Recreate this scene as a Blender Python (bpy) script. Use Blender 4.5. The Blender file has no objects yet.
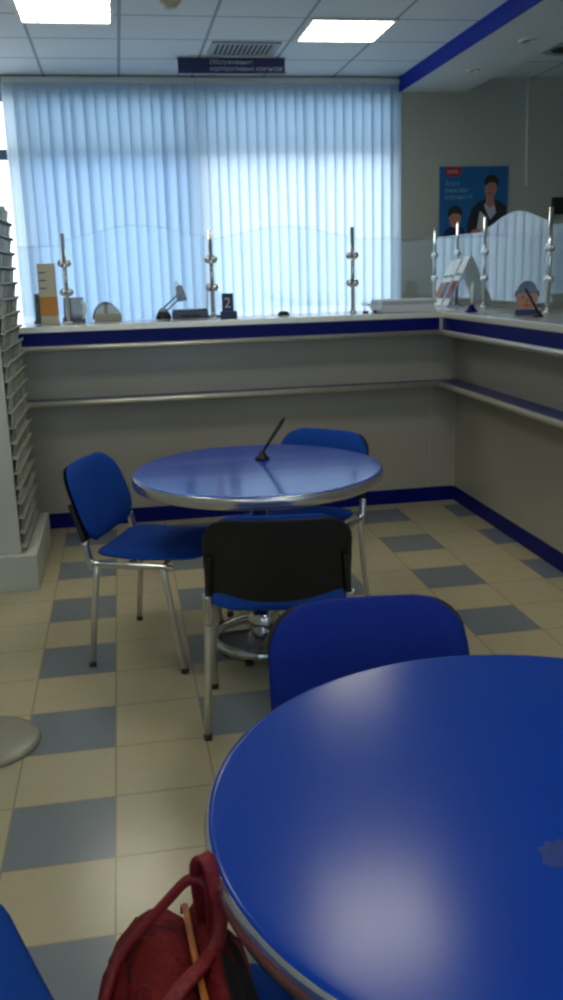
import bpy, bmesh, math, random
from mathutils import Vector, Matrix
random.seed(7)
PI = math.pi
SC = bpy.context.scene
COL = SC.collection

# ------------------------------------------------------------------ materials
def lin(c):
    c = c / 255.0
    return c / 12.92 if c <= 0.04045 else ((c + 0.055) / 1.055) ** 2.4
def rgb(t):
    return (lin(t[0]), lin(t[1]), lin(t[2]), 1.0)

def mat(name, col, rough=0.5, metal=0.0, var=0.08, vscale=6.0, bump=0.0, bscale=60.0, spec=0.5,
        emit=None, estr=0.0, coat=0.0, trans=0.0):
    m = bpy.data.materials.new(name); m.use_nodes = True
    nt = m.node_tree; N = nt.nodes; L = nt.links
    b = N['Principled BSDF']
    b.inputs['Roughness'].default_value = rough
    b.inputs['Metallic'].default_value = metal
    b.inputs['Specular IOR Level'].default_value = spec
    b.inputs['Coat Weight'].default_value = coat
    tc = N.new('ShaderNodeTexCoord')
    ns = N.new('ShaderNodeTexNoise'); ns.inputs['Scale'].default_value = vscale; ns.inputs['Detail'].default_value = 3
    L.new(tc.outputs['Object'], ns.inputs['Vector'])
    mx = N.new('ShaderNodeMix'); mx.data_type = 'RGBA'
    c = rgb(col)
    mx.inputs[6].default_value = tuple(v * (1 - var) for v in c[:3]) + (1,)
    mx.inputs[7].default_value = tuple(min(1, v * (1 + var)) for v in c[:3]) + (1,)
    L.new(ns.outputs['Fac'], mx.inputs[0]); L.new(mx.outputs[2], b.inputs['Base Color'])
    if bump > 0:
        n2 = N.new('ShaderNodeTexNoise'); n2.inputs['Scale'].default_value = bscale
        L.new(tc.outputs['Object'], n2.inputs['Vector'])
        bp = N.new('ShaderNodeBump'); bp.inputs['Strength'].default_value = bump; bp.inputs['Distance'].default_value = 0.005
        L.new(n2.outputs['Fac'], bp.inputs['Height']); L.new(bp.outputs['Normal'], b.inputs['Normal'])
    if emit:
        b.inputs['Emission Color'].default_value = rgb(emit); b.inputs['Emission Strength'].default_value = estr
    return m

def math_node(nt, op, a, b=None, c=None):
    n = nt.nodes.new('ShaderNodeMath'); n.operation = op
    for i, v in enumerate((a, b, c)):
        if v is None: continue
        if isinstance(v, (int, float)): n.inputs[i].default_value = v
        else: nt.links.new(v, n.inputs[i])
    return n.outputs[0]

def grid_material(name, size, ox, oy, base, line, lw, rough, checker=None, noise=0.1, spec=0.5, nscale=14):
    """square tiles in object space; optional second colour on odd columns / even rows"""
    m = bpy.data.materials.new(name); m.use_nodes = True
    nt = m.node_tree; N = nt.nodes; L = nt.links; b = N['Principled BSDF']
    tc = N.new('ShaderNodeTexCoord'); sp = N.new('ShaderNodeSeparateXYZ'); L.new(tc.outputs['Object'], sp.inputs[0])
    u = math_node(nt, 'DIVIDE', math_node(nt, 'SUBTRACT', sp.outputs[0], ox), size)
    v = math_node(nt, 'DIVIDE', math_node(nt, 'SUBTRACT', sp.outputs[1], oy), size)
    def near(w):
        f = math_node(nt, 'FRACT', w)
        d = math_node(nt, 'MINIMUM', f, math_node(nt, 'SUBTRACT', 1.0, f))
        return math_node(nt, 'LESS_THAN', d, lw / size / 2)
    grout = math_node(nt, 'MAXIMUM', near(u), near(v))
    ns = N.new('ShaderNodeTexNoise'); ns.inputs['Scale'].default_value = nscale; ns.inputs['Detail'].default_value = 4
    L.new(tc.outputs['Object'], ns.inputs['Vector'])
    def two(c):
        mx = N.new('ShaderNodeMix'); mx.data_type = 'RGBA'; c = rgb(c)
        mx.inputs[6].default_value = tuple(k * (1 - noise) for k in c[:3]) + (1,)
        mx.inputs[7].default_value = tuple(min(1, k * (1 + noise)) for k in c[:3]) + (1,)
        L.new(ns.outputs['Fac'], mx.inputs[0]); return mx.outputs[2]
    colr = two(base)
    if checker:
        cu = math_node(nt, 'FLOORED_MODULO', math_node(nt, 'FLOOR', u), 2.0)
        cv = math_node(nt, 'FLOORED_MODULO', math_node(nt, 'FLOOR', v), 2.0)
        odd = math_node(nt, 'GREATER_THAN', cu, 0.5); even = math_node(nt, 'LESS_THAN', cv, 0.5)
        mx = N.new('ShaderNodeMix'); mx.data_type = 'RGBA'
        L.new(math_node(nt, 'MULTIPLY', odd, even), mx.inputs[0]); L.new(colr, mx.inputs[6]); L.new(two(checker), mx.inputs[7]); colr = mx.outputs[2]
    mx = N.new('ShaderNodeMix'); mx.data_type = 'RGBA'
    L.new(grout, mx.inputs[0]); L.new(colr, mx.inputs[6]); mx.inputs[7].default_value = rgb(line)
    L.new(mx.outputs[2], b.inputs['Base Color'])
    b.inputs['Roughness'].default_value = rough; b.inputs['Specular IOR Level'].default_value = spec
    return m

def glass_mat(name, tint, refl=2.0, rough=0.0, ior=1.5):
    m = bpy.data.materials.new(name); m.use_nodes = True
    nt = m.node_tree; N = nt.nodes; L = nt.links
    N.remove(N['Principled BSDF']); out = N['Material Output']
    t = N.new('ShaderNodeBsdfTransparent'); t.inputs[0].default_value = rgb(tint)
    g = N.new('ShaderNodeBsdfGlossy'); g.inputs['Roughness'].default_value = rough; g.inputs[0].default_value = (1, 1, 1, 1)
    geo = N.new('ShaderNodeNewGeometry')
    dot = N.new('ShaderNodeVectorMath'); dot.operation = 'DOT_PRODUCT'
    L.new(geo.outputs['Incoming'], dot.inputs[0]); L.new(geo.outputs['Normal'], dot.inputs[1])
    ca = math_node(nt, 'ABSOLUTE', dot.outputs['Value'])
    sch = math_node(nt, 'POWER', math_node(nt, 'SUBTRACT', 1.0, ca), 5.0)
    fr = math_node(nt, 'MULTIPLY', math_node(nt, 'ADD', math_node(nt, 'MULTIPLY', sch, 0.96), 0.04), refl)
    fr = math_node(nt, 'MINIMUM', fr, 0.9)
    mx = N.new('ShaderNodeMixShader'); L.new(fr, mx.inputs[0]); L.new(t.outputs[0], mx.inputs[1]); L.new(g.outputs[0], mx.inputs[2])
    L.new(mx.outputs[0], out.inputs['Surface'])
    return m

def vane_mat():
    m = bpy.data.materials.new('blind_fabric'); m.use_nodes = True
    nt = m.node_tree; N = nt.nodes; L = nt.links
    N.remove(N['Principled BSDF']); out = N['Material Output']
    tc = N.new('ShaderNodeTexCoord'); ns = N.new('ShaderNodeTexNoise'); ns.inputs['Scale'].default_value = 30
    mp = N.new('ShaderNodeMapping'); mp.inputs['Scale'].default_value = (1, 1, 0.05)
    L.new(tc.outputs['Object'], mp.inputs[0]); L.new(mp.outputs[0], ns.inputs['Vector'])
    mx = N.new('ShaderNodeMix'); mx.data_type = 'RGBA'
    mx.inputs[6].default_value = rgb((188, 208, 224)); mx.inputs[7].default_value = rgb((202, 219, 232))
    L.new(ns.outputs['Fac'], mx.inputs[0])
    d = N.new('ShaderNodeBsdfDiffuse'); t = N.new('ShaderNodeBsdfTranslucent')
    L.new(mx.outputs[2], d.inputs[0]); L.new(mx.outputs[2], t.inputs[0])
    ms = N.new('ShaderNodeMixShader'); ms.inputs[0].default_value = 0.6
    L.new(d.outputs[0], ms.inputs[1]); L.new(t.outputs[0], ms.inputs[2]); L.new(ms.outputs[0], out.inputs['Surface'])
    return m

M = {}
M['floor'] = grid_material('floor_tiles', 0.3, 0, 0, (182, 170, 138), (140, 132, 112), 0.005, 0.22, checker=(118, 126, 132), noise=0.06)
M['ceiling'] = grid_material('ceiling_tiles', 0.6, -0.36, 0.54, (214, 222, 226), (150, 160, 168), 0.022, 0.9, noise=0.03, nscale=40)
M['wall'] = mat('wall_paint', (170, 173, 163), 0.8, var=0.03, bump=0.05)
M['beam_white'] = mat('beam_white', (206, 210, 210), 0.7, var=0.02)
M['beam_blue'] = mat('beam_blue', (6, 44, 162), 0.5, var=0.04, spec=0.15)
M['frame_grey'] = mat('window_frame_grey', (92, 116, 138), 0.5)
M['panel'] = mat('counter_panel', (164, 159, 147), 0.22, var=0.03, vscale=3)
M['navy'] = mat('counter_navy', (4, 15, 104), 0.4, var=0.05, spec=0.15)
M['shelf_blue'] = mat('shelf_blue', (16, 30, 110), 0.3, var=0.05)
M['top'] = mat('counter_top', (176, 182, 184), 0.16, var=0.03)
M['chrome'] = mat('chrome', (215, 215, 212), 0.14, metal=1.0, var=0.03)
M['steel'] = mat('brushed_steel', (222, 216, 200), 0.34, metal=0.6, var=0.1, vscale=40, bump=0.06, bscale=25)
M['rim'] = mat('table_rim', (214, 214, 212), 0.24, metal=0.9, var=0.05)
M['seam'] = mat('seam_strip', (170, 165, 150), 0.4)
M['table_blue'] = mat('table_laminate', (6, 60, 164), 0.2, var=0.06, vscale=5, spec=0.34)
M['table_far'] = mat('table_laminate_glossy', (26, 58, 168), 0.17, var=0.06, vscale=5, spec=0.6, coat=0.15)
M['fabric'] = mat('blue_upholstery', (10, 64, 152), 0.85, var=0.12, vscale=30, bump=0.25, bscale=500, spec=0.2)
M['fabric_shaded'] = mat('blue_upholstery_shaded', (8, 38, 132), 0.8, var=0.12, vscale=30, bump=0.25, bscale=500, spec=0.25)  # same blue cloth, shade put into the colour for the chair facing away from daylight
M['black'] = mat('black_plastic', (14, 14, 16), 0.5, var=0.1)
M['rubber'] = mat('rubber', (62, 60, 54), 0.8)
M['red'] = mat('red_knit', (104, 14, 18), 0.75, var=0.6, vscale=90, bump=1.0, bscale=90, spec=0.25)
M['red_strap'] = mat('red_strap', (120, 16, 22), 0.6, var=0.3, vscale=50, bump=0.5, bscale=160)
M['lining'] = mat('dark_lining', (26, 12, 14), 0.8)
M['zip'] = mat('zip_tan', (164, 92, 32), 0.5, var=0.25, vscale=80)
M['rack'] = mat('rack_grey', (196, 198, 188), 0.5, var=0.02)
M['pocket'] = mat('rack_pocket', (186, 188, 174), 0.5)
M['papers'] = [mat('leaflet_%d' % i, c, 0.5, var=0.25, vscale=25) for i, c in enumerate(
    [(192, 194, 178), (176, 180, 162), (160, 166, 150), (202, 200, 186), (148, 154, 138)])]
M['white'] = mat('white_paper', (222, 224, 224), 0.5, var=0.03)
M['cream'] = mat('cream_card', (202, 190, 166), 0.5, var=0.04)
M['orange'] = mat('orange_card', (206, 140, 62), 0.5, var=0.08)
M['dgrey'] = mat('dark_grey_plastic', (70, 80, 98), 0.4)
M['beige'] = mat('beige_plastic', (168, 162, 142), 0.5)
M['green_black'] = mat('dark_green_enamel', (12, 26, 28), 0.5)
M['sign'] = mat('sign_navy', (20, 34, 88), 0.4, var=0.04)
M['sign_text'] = mat('sign_text', (196, 204, 224), 0.5)
M['vent'] = mat('vent_grey', (150, 156, 158), 0.5)
M['vent_dark'] = mat('vent_dark', (40, 44, 46), 0.6)
M['light_frame'] = mat('lamp_frame', (210, 212, 208), 0.5)
M['light'] = mat('lamp_diffuser', (255, 255, 250), 0.5, emit=(255, 250, 232), estr=13.5)
M['louvre'] = mat('lamp_louvre', (230, 230, 226), 0.35)
M['detector'] = mat('detector_cream', (192, 184, 160), 0.5)
M['vane'] = vane_mat()
M['glass'] = glass_mat('counter_glass', (238, 246, 250), 2.0)
M['glass_edge'] = mat('glass_edge', (186, 206, 214), 0.2)
M['win_low'] = glass_mat('window_pane', (250, 252, 255), 1.0)
M['win_mid'] = glass_mat('window_pane_dimmed', (178, 198, 220), 1.0)  # glass colour stands in for weaker daylight behind the left blind
M['win_up'] = glass_mat('window_pane_shaded', (160, 178, 192), 1.0)  # glass colour stands in for shade on the upper panes; also dims rear fill
M['poster_top'] = mat('poster_deep_blue', (14, 96, 156), 0.35, var=0.3, vscale=1.5)
M['poster_red'] = mat('poster_red', (176, 24, 34), 0.4)
M['skin'] = mat('print_skin', (176, 124, 104), 0.5, var=0.12, vscale=20)
M['hair'] = mat('print_hair', (36, 28, 28), 0.5)
M['suit'] = mat('print_suit', (28, 34, 44), 0.5, var=0.2, vscale=15)
M['shirt'] = mat('print_shirt', (190, 196, 204), 0.5)
M['cap'] = mat('print_cap', (96, 112, 132), 0.5, var=0.3, vscale=40)
M['ptext'] = mat('print_text', (120, 170, 198), 0.5)
M['cord'] = mat('cord_white', (240, 242, 240), 0.5)
M['smudge'] = mat('worn_mark', (26, 52, 132), 0.5, var=0.5, vscale=60)

# ------------------------------------------------------------------ mesh helpers
class MB:
    def __init__(s): s.bm = bmesh.new()
    def box(s, x0, x1, y0, y1, z0, z1, bev=0.0, mi=0):
        r = bmesh.ops.create_cube(s.bm, size=1.0)
        vs = r['verts']
        for v in vs:
            v.co = Vector(((x0 + x1) / 2 + v.co.x * (x1 - x0), (y0 + y1) / 2 + v.co.y * (y1 - y0), (z0 + z1) / 2 + v.co.z * (z1 - z0)))
        fs = {f for v in vs for f in v.link_faces}
        for f in fs: f.material_index = mi
        if bev > 0:
            es = list({e for v in vs for e in v.link_edges})
            bmesh.ops.bevel(s.bm, geom=es, offset=bev, segments=2, profile=0.5, affect='EDGES')
        return s
    def tube(s, pts, r, n=10, closed=False, smooth=0, mi=0):
        P = [Vector(p) for p in pts]
        if smooth: P = catmull(P, smooth, closed)
        k = len(P); rr = r if isinstance(r, (list, tuple)) else None
        rings = []; up = None
        for i, p in enumerate(P):
            if closed: t = (P[(i + 1) % k] - P[i - 1])
            else: t = P[min(i + 1, k - 1)] - P[max(i - 1, 0)]
            t.normalize()
            if up is None:
                up = Vector((0, 0, 1)) if abs(t.z) < 0.9 else Vector((1, 0, 0))
            a = (up - t * up.dot(t)).normalized(); b = t.cross(a); up = a
            rad = r if rr is None else rr[0] + (rr[1] - rr[0]) * i / (k - 1)
            rings.append([s.bm.verts.new(p + (a * math.cos(2 * PI * j / n) + b * math.sin(2 * PI * j / n)) * rad) for j in range(n)])
        rng = range(k) if closed else range(k - 1)
        for i in rng:
            A, B = rings[i], rings[(i + 1) % k]
            for j in range(n):
                f = s.bm.faces.new((A[j], A[(j + 1) % n], B[(j + 1) % n], B[j])); f.smooth = True; f.material_index = mi
        if not closed:
            s.bm.faces.new(rings[0][::-1]); s.bm.faces.new(rings[-1])
        return s
    def ribbon(s, pts, w, t, side, smooth=4):
        """flat strap along pts: width w along vector side, thickness t"""
        P = catmull([Vector(p) for p in pts], smooth, False); side = Vector(side).normalized(); rings = []
        for i, p in enumerate(P):
            tg = (P[min(i + 1, len(P) - 1)] - P[max(i - 1, 0)]).normalized()
            sd = (side - tg * side.dot(tg)).normalized(); nn = tg.cross(sd)
            rings.append([s.bm.verts.new(p + sd * (w / 2 * a) + nn * (t / 2 * b)) for a, b in ((-1, -.6), (-.8, -1), (.8, -1), (1, -.6), (1, .6), (.8, 1), (-.8, 1), (-1, .6))])
        for A, B in zip(rings, rings[1:]):
            for j in range(8):
                f = s.bm.faces.new((A[j], A[(j + 1) % 8], B[(j + 1) % 8], B[j])); f.smooth = True
        s.bm.faces.new(rings[0][::-1]); s.bm.faces.new(rings[-1])
        return s
    def lathe(s, prof, n=48, c=(0, 0, 0), axis='z', smooth=True):
        rings = []
        for r, z in prof:
            if r < 1e-6:
                rings.append([s.bm.verts.new(s._ax(c, 0, 0, z, axis))])
            else:
                rings.append([s.bm.verts.new(s._ax(c, r * math.cos(2 * PI * j / n), r * math.sin(2 * PI * j / n), z, axis)) for j in range(n)])
        for A, B in zip(rings, rings[1:]):
            for j in range(n):
                if len(A) == 1 and len(B) == 1: continue
                if len(A) == 1: vs = (A[0], B[(j + 1) % n], B[j])
                elif len(B) == 1: vs = (A[j], A[(j + 1) % n], B[0])
                else: vs = (A[j], A[(j + 1) % n], B[(j + 1) % n], B[j])
                f = s.bm.faces.new(vs); f.smooth = smooth
        return s
    def _ax(s, c, x, y, z, axis):
        if axis == 'z': return (c[0] + x, c[1] + y, c[2] + z)
        if axis == 'y': return (c[0] + x, c[1] + z, c[2] + y)
        return (c[0] + z, c[1] + x, c[2] + y)
    def panel(s, outline, f, front=0.02, back=0.02, p=4.0, rings=(1, .98, .93, .84, .68, .45, .22)):
        """cushion-like solid: outline (u,v), domed to +w by front and to -w by back; f maps (u,v,w) to 3-D"""
        n = len(outline); cu = sum(o[0] for o in outline) / n; cv = sum(o[1] for o in outline) / n
        def side(depth, sgn):
            R = []
            for t in rings:
                w = sgn * depth * (max(0, 1 - t ** p)) ** (1 / 2.2)
                R.append([s.bm.verts.new(f(cu + (u - cu) * t, cv + (v - cv) * t, w)) for u, v in outline])
            c = s.bm.verts.new(f(cu, cv, sgn * depth)); return R, c
        RF, cf = side(front, 1); RB, cb = side(back, -1)
        def skin(R, c, flip):
            for A, B in zip(R, R[1:]):
                for j in range(n):
                    q = (A[j], A[(j + 1) % n], B[(j + 1) % n], B[j])
                    fc = s.bm.faces.new(q[::-1] if flip else q); fc.smooth = True
            for j in range(n):
                q = (R[-1][j], R[-1][(j + 1) % n], c)
                fc = s.bm.faces.new(q[::-1] if flip else q); fc.smooth = True
        skin(RF, cf, False); skin(RB, cb, True)
        for j in range(n):
            a, b = RF[0][j], RF[0][(j + 1) % n]; c, d = RB[0][(j + 1) % n], RB[0][j]
            fc = s.bm.faces.new((a, d, c, b)); fc.smooth = True
        bmesh.ops.remove_doubles(s.bm, verts=[v for R in (RF[0], RB[0]) for v in R], dist=1e-5)
        return s
    def poly(s, pts, t=0.0, nrm=(0, -1, 0)):
        nrm = Vector(nrm)
        A = [s.bm.verts.new(Vector(p)) for p in pts]
        if t == 0: s.bm.faces.new(A); return s
        B = [s.bm.verts.new(Vector(p) + nrm * t) for p in pts]
        s.bm.faces.new(A[::-1]); s.bm.faces.new(B)
        for j in range(len(A)):
            k = (j + 1) % len(A); s.bm.faces.new((A[j], A[k], B[k], B[j]))
        return s
    def xf(s, m):
        s.bm.transform(m); return s
    def build(s, name, m, parent=None, loc=None, recalc=True):
        if recalc: bmesh.ops.recalc_face_normals(s.bm, faces=s.bm.faces)
        me = bpy.data.meshes.new(name); s.bm.to_mesh(me); s.bm.free()
        for k in (m if isinstance(m, list) else [m]): me.materials.append(k)
        o = bpy.data.objects.new(name, me); COL.objects.link(o)
        if parent: o.parent = parent
        if loc: o.location = loc
        return o

def catmull(P, k, closed):
    out = []; n = len(P)
    for i in range(n if closed else n - 1):
        if closed: a, b, c, d = P[i - 1], P[i], P[(i + 1) % n], P[(i + 2) % n]
        else: a, b, c, d = P[max(i - 1, 0)], P[i], P[i + 1], P[min(i + 2, n - 1)]
        for j in range(k):
            t = j / k
            out.append(0.5 * ((2 * b) + (c - a) * t + (2 * a - 5 * b + 4 * c - d) * t * t + (3 * b - a - 3 * c + d) * t ** 3))
    if not closed: out.append(P[-1])
    return out

def rrect(w, h, r, n=7, top=1.0):
    pts = []
    for cx, cy, a0 in ((w / 2 - r, h / 2 - r, 0), (-w / 2 + r, h / 2 - r, 90), (-w / 2 + r, -h / 2 + r, 180), (w / 2 - r, -h / 2 + r, 270)):
        for i in range(n):
            a = math.radians(a0 + 90 * i / (n - 1)); pts.append([cx + r * math.cos(a), cy + r * math.sin(a)])
    # extra points along long sides
    out = []
    for i, p in enumerate(pts):
        q = pts[(i + 1) % len(pts)]; out.append(tuple(p)); d = math.hypot(q[0] - p[0], q[1] - p[1])
        k = int(d / 0.05)
        for j in range(1, k + 1): out.append((p[0] + (q[0] - p[0]) * j / (k + 1), p[1] + (q[1] - p[1]) * j / (k + 1)))
    return out

def tag(o, label=None, cat=None, group=None, kind=None):
    if label: o['label'] = label
    if cat: o['category'] = cat
    if group: o['group'] = group
    if kind: o['kind'] = kind
    return o
def empty(name, loc=(0, 0, 0), rz=0.0):
    o = bpy.data.objects.new(name, None); COL.objects.link(o); o.location = loc; o.rotation_euler = (0, 0, rz)
    o.empty_display_size = 0.1
    return o
def struct(o): o['kind'] = 'structure'; return o
def kids(o): return [c for c in COL.objects if c.parent is o]
def copy_tree(o, parent=None):
    c = o.copy(); COL.objects.link(c)
    if parent: c.parent = parent
    for ch in kids(o): copy_tree(ch, c)
    return c
def text_mesh(name, body, size, m, parent, mw, shear=0.0, ext=0.0008, align='LEFT', sx=1.0):
    cu = bpy.data.curves.new(name, 'FONT'); cu.body = body; cu.size = size; cu.shear = shear; cu.extrude = ext; cu.align_x = align
    cu.space_line = 1.0
    t = bpy.data.objects.new(name + '_tmp', cu); COL.objects.link(t)
    dg = bpy.context.evaluated_depsgraph_get(); me = bpy.data.meshes.new_from_object(t.evaluated_get(dg))
    bpy.data.objects.remove(t); bpy.data.curves.remove(cu)
    me.transform(mw @ Matrix.Diagonal((sx, 1, 1, 1))); me.materials.clear(); me.materials.append(m); me.name = name
    o = bpy.data.objects.new(name, me); COL.objects.link(o); o.parent = parent
    return o

# ------------------------------------------------------------------ setting
H = 3.1; YW = 5.99; XL, XR_, YR = -2.4, 5.4, -4.6
struct(MB().box(XL - .1, XR_ + .1, YR - .1, YW + .25, -0.1, 0).build('floor', M['floor']))
struct(MB().box(XL - .1, XR_ + .1, YR - .1, YW + .25, H, H + 0.1).build('ceiling', M['ceiling']))
WX0, WX1, WZ0, WZ1 = -1.9, 2.62, 0.85, 2.98
w = MB()
w.box(XL, WX0, YW, YW + .2, 0, H).box(WX1, XR_, YW, YW + .2, 0, H).box(WX0, WX1, YW, YW + .2, 0, WZ0).box(WX0, WX1, YW, YW + .2, WZ1, H)
struct(w.build('wall_back', M['wall']))
struct(MB().box(XL - .1, XL, YR, YW + .2, 0, H).build('wall_left', M['wall']))
struct(MB().box(XR_, XR_ + .1, YR, YW + .2, 0, H).build('wall_right', M['wall']))
w = MB(); RWX = (-1.6, 4.4, .5, 2.75)  # opening in the unseen rear wall, added to let in fill daylight
w.box(XL - .1, RWX[0], YR - .1, YR, 0, H).box(RWX[1], XR_ + .1, YR - .1, YR, 0, H).box(RWX[0], RWX[1], YR - .1, YR, 0, RWX[2]).box(RWX[0], RWX[1], YR - .1, YR, RWX[3], H)
struct(w.build('wall_rear', M['wall']))
w = MB()
for k in range(5):
    x = RWX[0] + (RWX[1] - RWX[0] - .06) * k / 4; w.box(x, x + .06, YR - .08, YR - .02, RWX[2], RWX[3])
for z in (RWX[2], RWX[3] - .06): w.box(RWX[0], RWX[1], YR - .08, YR - .02, z, z + .06)
w2 = struct(w.build('fill_window', M['frame_grey']))  # frame of the added rear fill window
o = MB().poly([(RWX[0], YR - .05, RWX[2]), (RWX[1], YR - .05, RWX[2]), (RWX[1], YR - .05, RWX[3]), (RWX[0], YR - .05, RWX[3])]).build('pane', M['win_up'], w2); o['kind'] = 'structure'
# window: frame and panes
fr = MB()
YF0, YF1 = YW + .03, YW + .10
for x in (WX0, -0.62, 0.82, WX1 - .06): fr.box(x, x + .06, YF0, YF1, WZ0, WZ1)
for z in (WZ0, 2.47, WZ1 - .06): fr.box(WX0, WX1, YF0, YF1, z, z + (.08 if z == 2.47 else .06))
win = struct(fr.build('window_1', M['frame_grey']))
for a, b in ((WX0 + .06, -0.62), (-0.56, 0.82), (0.88, WX1 - .06)):
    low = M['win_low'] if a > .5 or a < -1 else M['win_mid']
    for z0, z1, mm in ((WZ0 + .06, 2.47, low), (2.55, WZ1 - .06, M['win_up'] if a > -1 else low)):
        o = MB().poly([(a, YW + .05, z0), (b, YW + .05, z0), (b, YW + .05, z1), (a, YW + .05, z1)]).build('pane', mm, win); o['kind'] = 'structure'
struct(MB().box(WX0 - .05, WX1 + .03, YW - .1, YW + .03, WZ0 - .03, WZ0, bev=.008).build('trim_1', M['beam_white'])) # sill
# dropped beam with blue fascia along the service side
bz = 2.982
bm_ = struct(MB().box(2.63, 3.23, -4.5, YW, bz, H).build('trim_2', M['beam_white']))
o = MB().box(2.615, 2.63, -4.5, YW, bz - .004, H).build('fascia', M['beam_blue'], bm_); o['kind'] = 'structure'

# ------------------------------------------------------------------ ceiling fittings
def ceiling_light(x, y, label):
    t = tag(empty('ceiling_light', (x, y, H)), label, 'ceiling light', 'recessed square ceiling lights')
    f = MB(); a = .298; b = .272
    for s_ in (-1, 1):
        f.box(s_ * b if s_ > 0 else -a, a if s_ > 0 else -b, -a, a, -.014, -.001)
        f.box(-b, b, s_ * b if s_ > 0 else -a, a if s_ > 0 else -b, -.014, -.001)
    f.build('frame', M['light_frame'], t)
    MB().box(-b, b, -b, b, -.005, -.002).build('diffuser', M['light'], t)
    lv = MB()
    for k in range(1, 6): lv.box(-b + 2 * b * k / 6 - .002, -b + 2 * b * k / 6 + .002, -b, b, -.02, -.005)
    for k in range(1, 4): lv.box(-b, b, -b + 2 * b * k / 4 - .003, -b + 2 * b * k / 4 + .003, -.022, -.005)
    lv.build('louvre', M['louvre'], t)
    return t
ceiling_light(1.76, 4.42, 'bright square recessed ceiling light between the grey vent and the blue-edged beam')
ceiling_light(-0.09, 4.02, 'bright square recessed ceiling light at the top edge above the leaflet rack')
for x, y, l in ((1.14, 1.44, 'square recessed ceiling light above the round tables, on the beam side'),
                (-0.66, 1.44, 'square recessed ceiling light above the chairs, away from the beam'),
                (1.14, -1.56, 'square recessed ceiling light behind the camera, on the beam side'),
                (-0.66, -1.56, 'square recessed ceiling light behind the camera, away from the beam')):
    ceiling_light(x, y, l)

def spot(x, y, z, r, label):
    t = tag(empty('downlight', (x, y, z)), label, 'downlight', 'small round downlights')
    MB().lathe([(r * .62, -.001), (r * .7, -.014), (r, -.012), (r * 1.02, -.001)], 32).build('ring', M['steel'], t)
    MB().lathe([(0, -.004), (r * .62, -.003)], 32).build('lamp', M['vent_dark'], t)
spot(2.94, 5.07, bz, .055, 'small round downlight in the beam, nearest the window wall')
spot(2.955, 4.12, bz, .06, 'small round downlight in the beam, second from the window wall')
def ceiling_speaker(x, y):
    t = tag(empty('ceiling_diffuser', (x, y, H)), 'dark round grille in the ceiling behind the dropped beam', 'ceiling grille')
    MB().lathe([(.13, -.001), (.15, -.02), (.20, -.016), (.21, -.001)], 40).build('ring', M['vent'], t)
    g = MB()
    for r in (.03, .06, .09, .12): g.lathe([(r, -.004), (r + .005, -.014), (r + .014, -.012), (r + .012, -.004)], 32)
    g.build('grille', M['vent_dark'], t)
    MB().lathe([(0, -.003), (.13, -.002)], 32).build('cavity', M['black'], t)
ceiling_speaker(3.62, 4.85)
t = tag(empty('smoke_detector', (.54, 3.80, H)), 'cream round smoke detector on the ceiling tiles', 'smoke detector')
MB().lathe([(.06, -.001), (.06, -.018), (.045, -.03), (.04, -.045), (0, -.047)], 32).build('body', M['detector'], t)
MB().lathe([(.068, -.001), (.068, -.010), (.06, -.012)], 32).build('base', M['detector'], t)
# vent grille
t = tag(empty('air_vent', (1.14, 4.98, H)), 'grey slotted air vent in the ceiling behind the navy sign', 'air vent')
f = MB(); f.box(-.25, .25, -.2, -.16, -.012, -.001).box(-.25, .25, .16, .2, -.012, -.001).box(-.25, -.21, -.16, .16, -.012, -.001).box(.21, .25, -.16, .16, -.012, -.001)
f.build('frame', M['vent'], t)
MB().box(-.21, .21, -.16, .16, -.004, -.002).build('duct', M['vent_dark'], t)
f = MB()
for k in range(12):
    x = -.19 + k * .0345
    f.poly([(x, -.16, -.012), (x, .16, -.012), (x + .02, .16, -.003), (x + .02, -.16, -.003)], .002, (.4, 0, -.9))
f.build('blades', M['vent'], t)
# sign
t = tag(empty('hanging_sign', (1.09, 5.3, 2.998)), 'navy hanging sign with two lines of pale slanted lettering', 'sign')
MB().box(-.412, .412, -.012, .012, 0, .098, bev=.002).build('board', M['sign'], t)
fm = MB().box(-.418, .418, -.014, .014, -.006, 0).box(-.418, .418, -.014, .014, .098, .102); fm.build('frame', M['sign'], t)
RX = Matrix.Rotation(PI / 2, 4, 'X')
text_mesh('lettering', 'Обслуживание\nкорпоративных клиентов', .046, M['sign_text'], t, Matrix.Translation((-.175, -.0135, .058)) @ RX, shear=.3, sx=.99)

# ------------------------------------------------------------------ vertical blinds
def blind(x0, x1, n, label, zb=0.98, seed=1):
    rnd = random.Random(seed)
    t = tag(empty('vertical_blind', (0, 0, 0)), label, 'vertical blind', 'pale blue vertical blinds')
    y = YW - .045
    MB().box(x0, x1, y - .02, y + .02, 3.045, 3.085, bev=.004).build('headrail', M['light_frame'], t)
    ch = MB().tube([(x0 + .01, y - .02, 3.04), (x0 + .012, y - .02, 1.2)], .002, 6); ch.build('bead_chain', M['cord'], t)
    step = (x1 - x0) / n
    for k in range(n):
        xc = x0 + step * (k + .5); a = math.radians(9 + rnd.uniform(-1.5, 1.5)); wv = step * 1.26
        if rnd.random() < .12: wv = step * 1.55
        dx, dy = math.cos(a) * wv / 2, math.sin(a) * wv / 2
        m = MB(); rows = []
        for z in (3.04, 2.4, 1.7, zb):
            sw = rnd.uniform(-.003, .003)
            row = []
            for j in range(5):
                s_ = -1 + j / 2; bow = .006 * (1 - s_ * s_)
                row.append(m.bm.verts.new((xc + s_ * dx + bow * math.sin(a) + sw, y + s_ * dy - bow * math.cos(a), z)))
            rows.append(row)
        for A, B in zip(rows, rows[1:]):
            for j in range(4):
                f_ = m.bm.faces.new((A[j], A[j + 1], B[j + 1], B[j])); f_.smooth = True
        m.build('vane', M['vane'], t)
blind(-0.69, 0.855, 17, 'pale blue vertical blind on the leaflet rack side of the window', seed=3)
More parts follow.
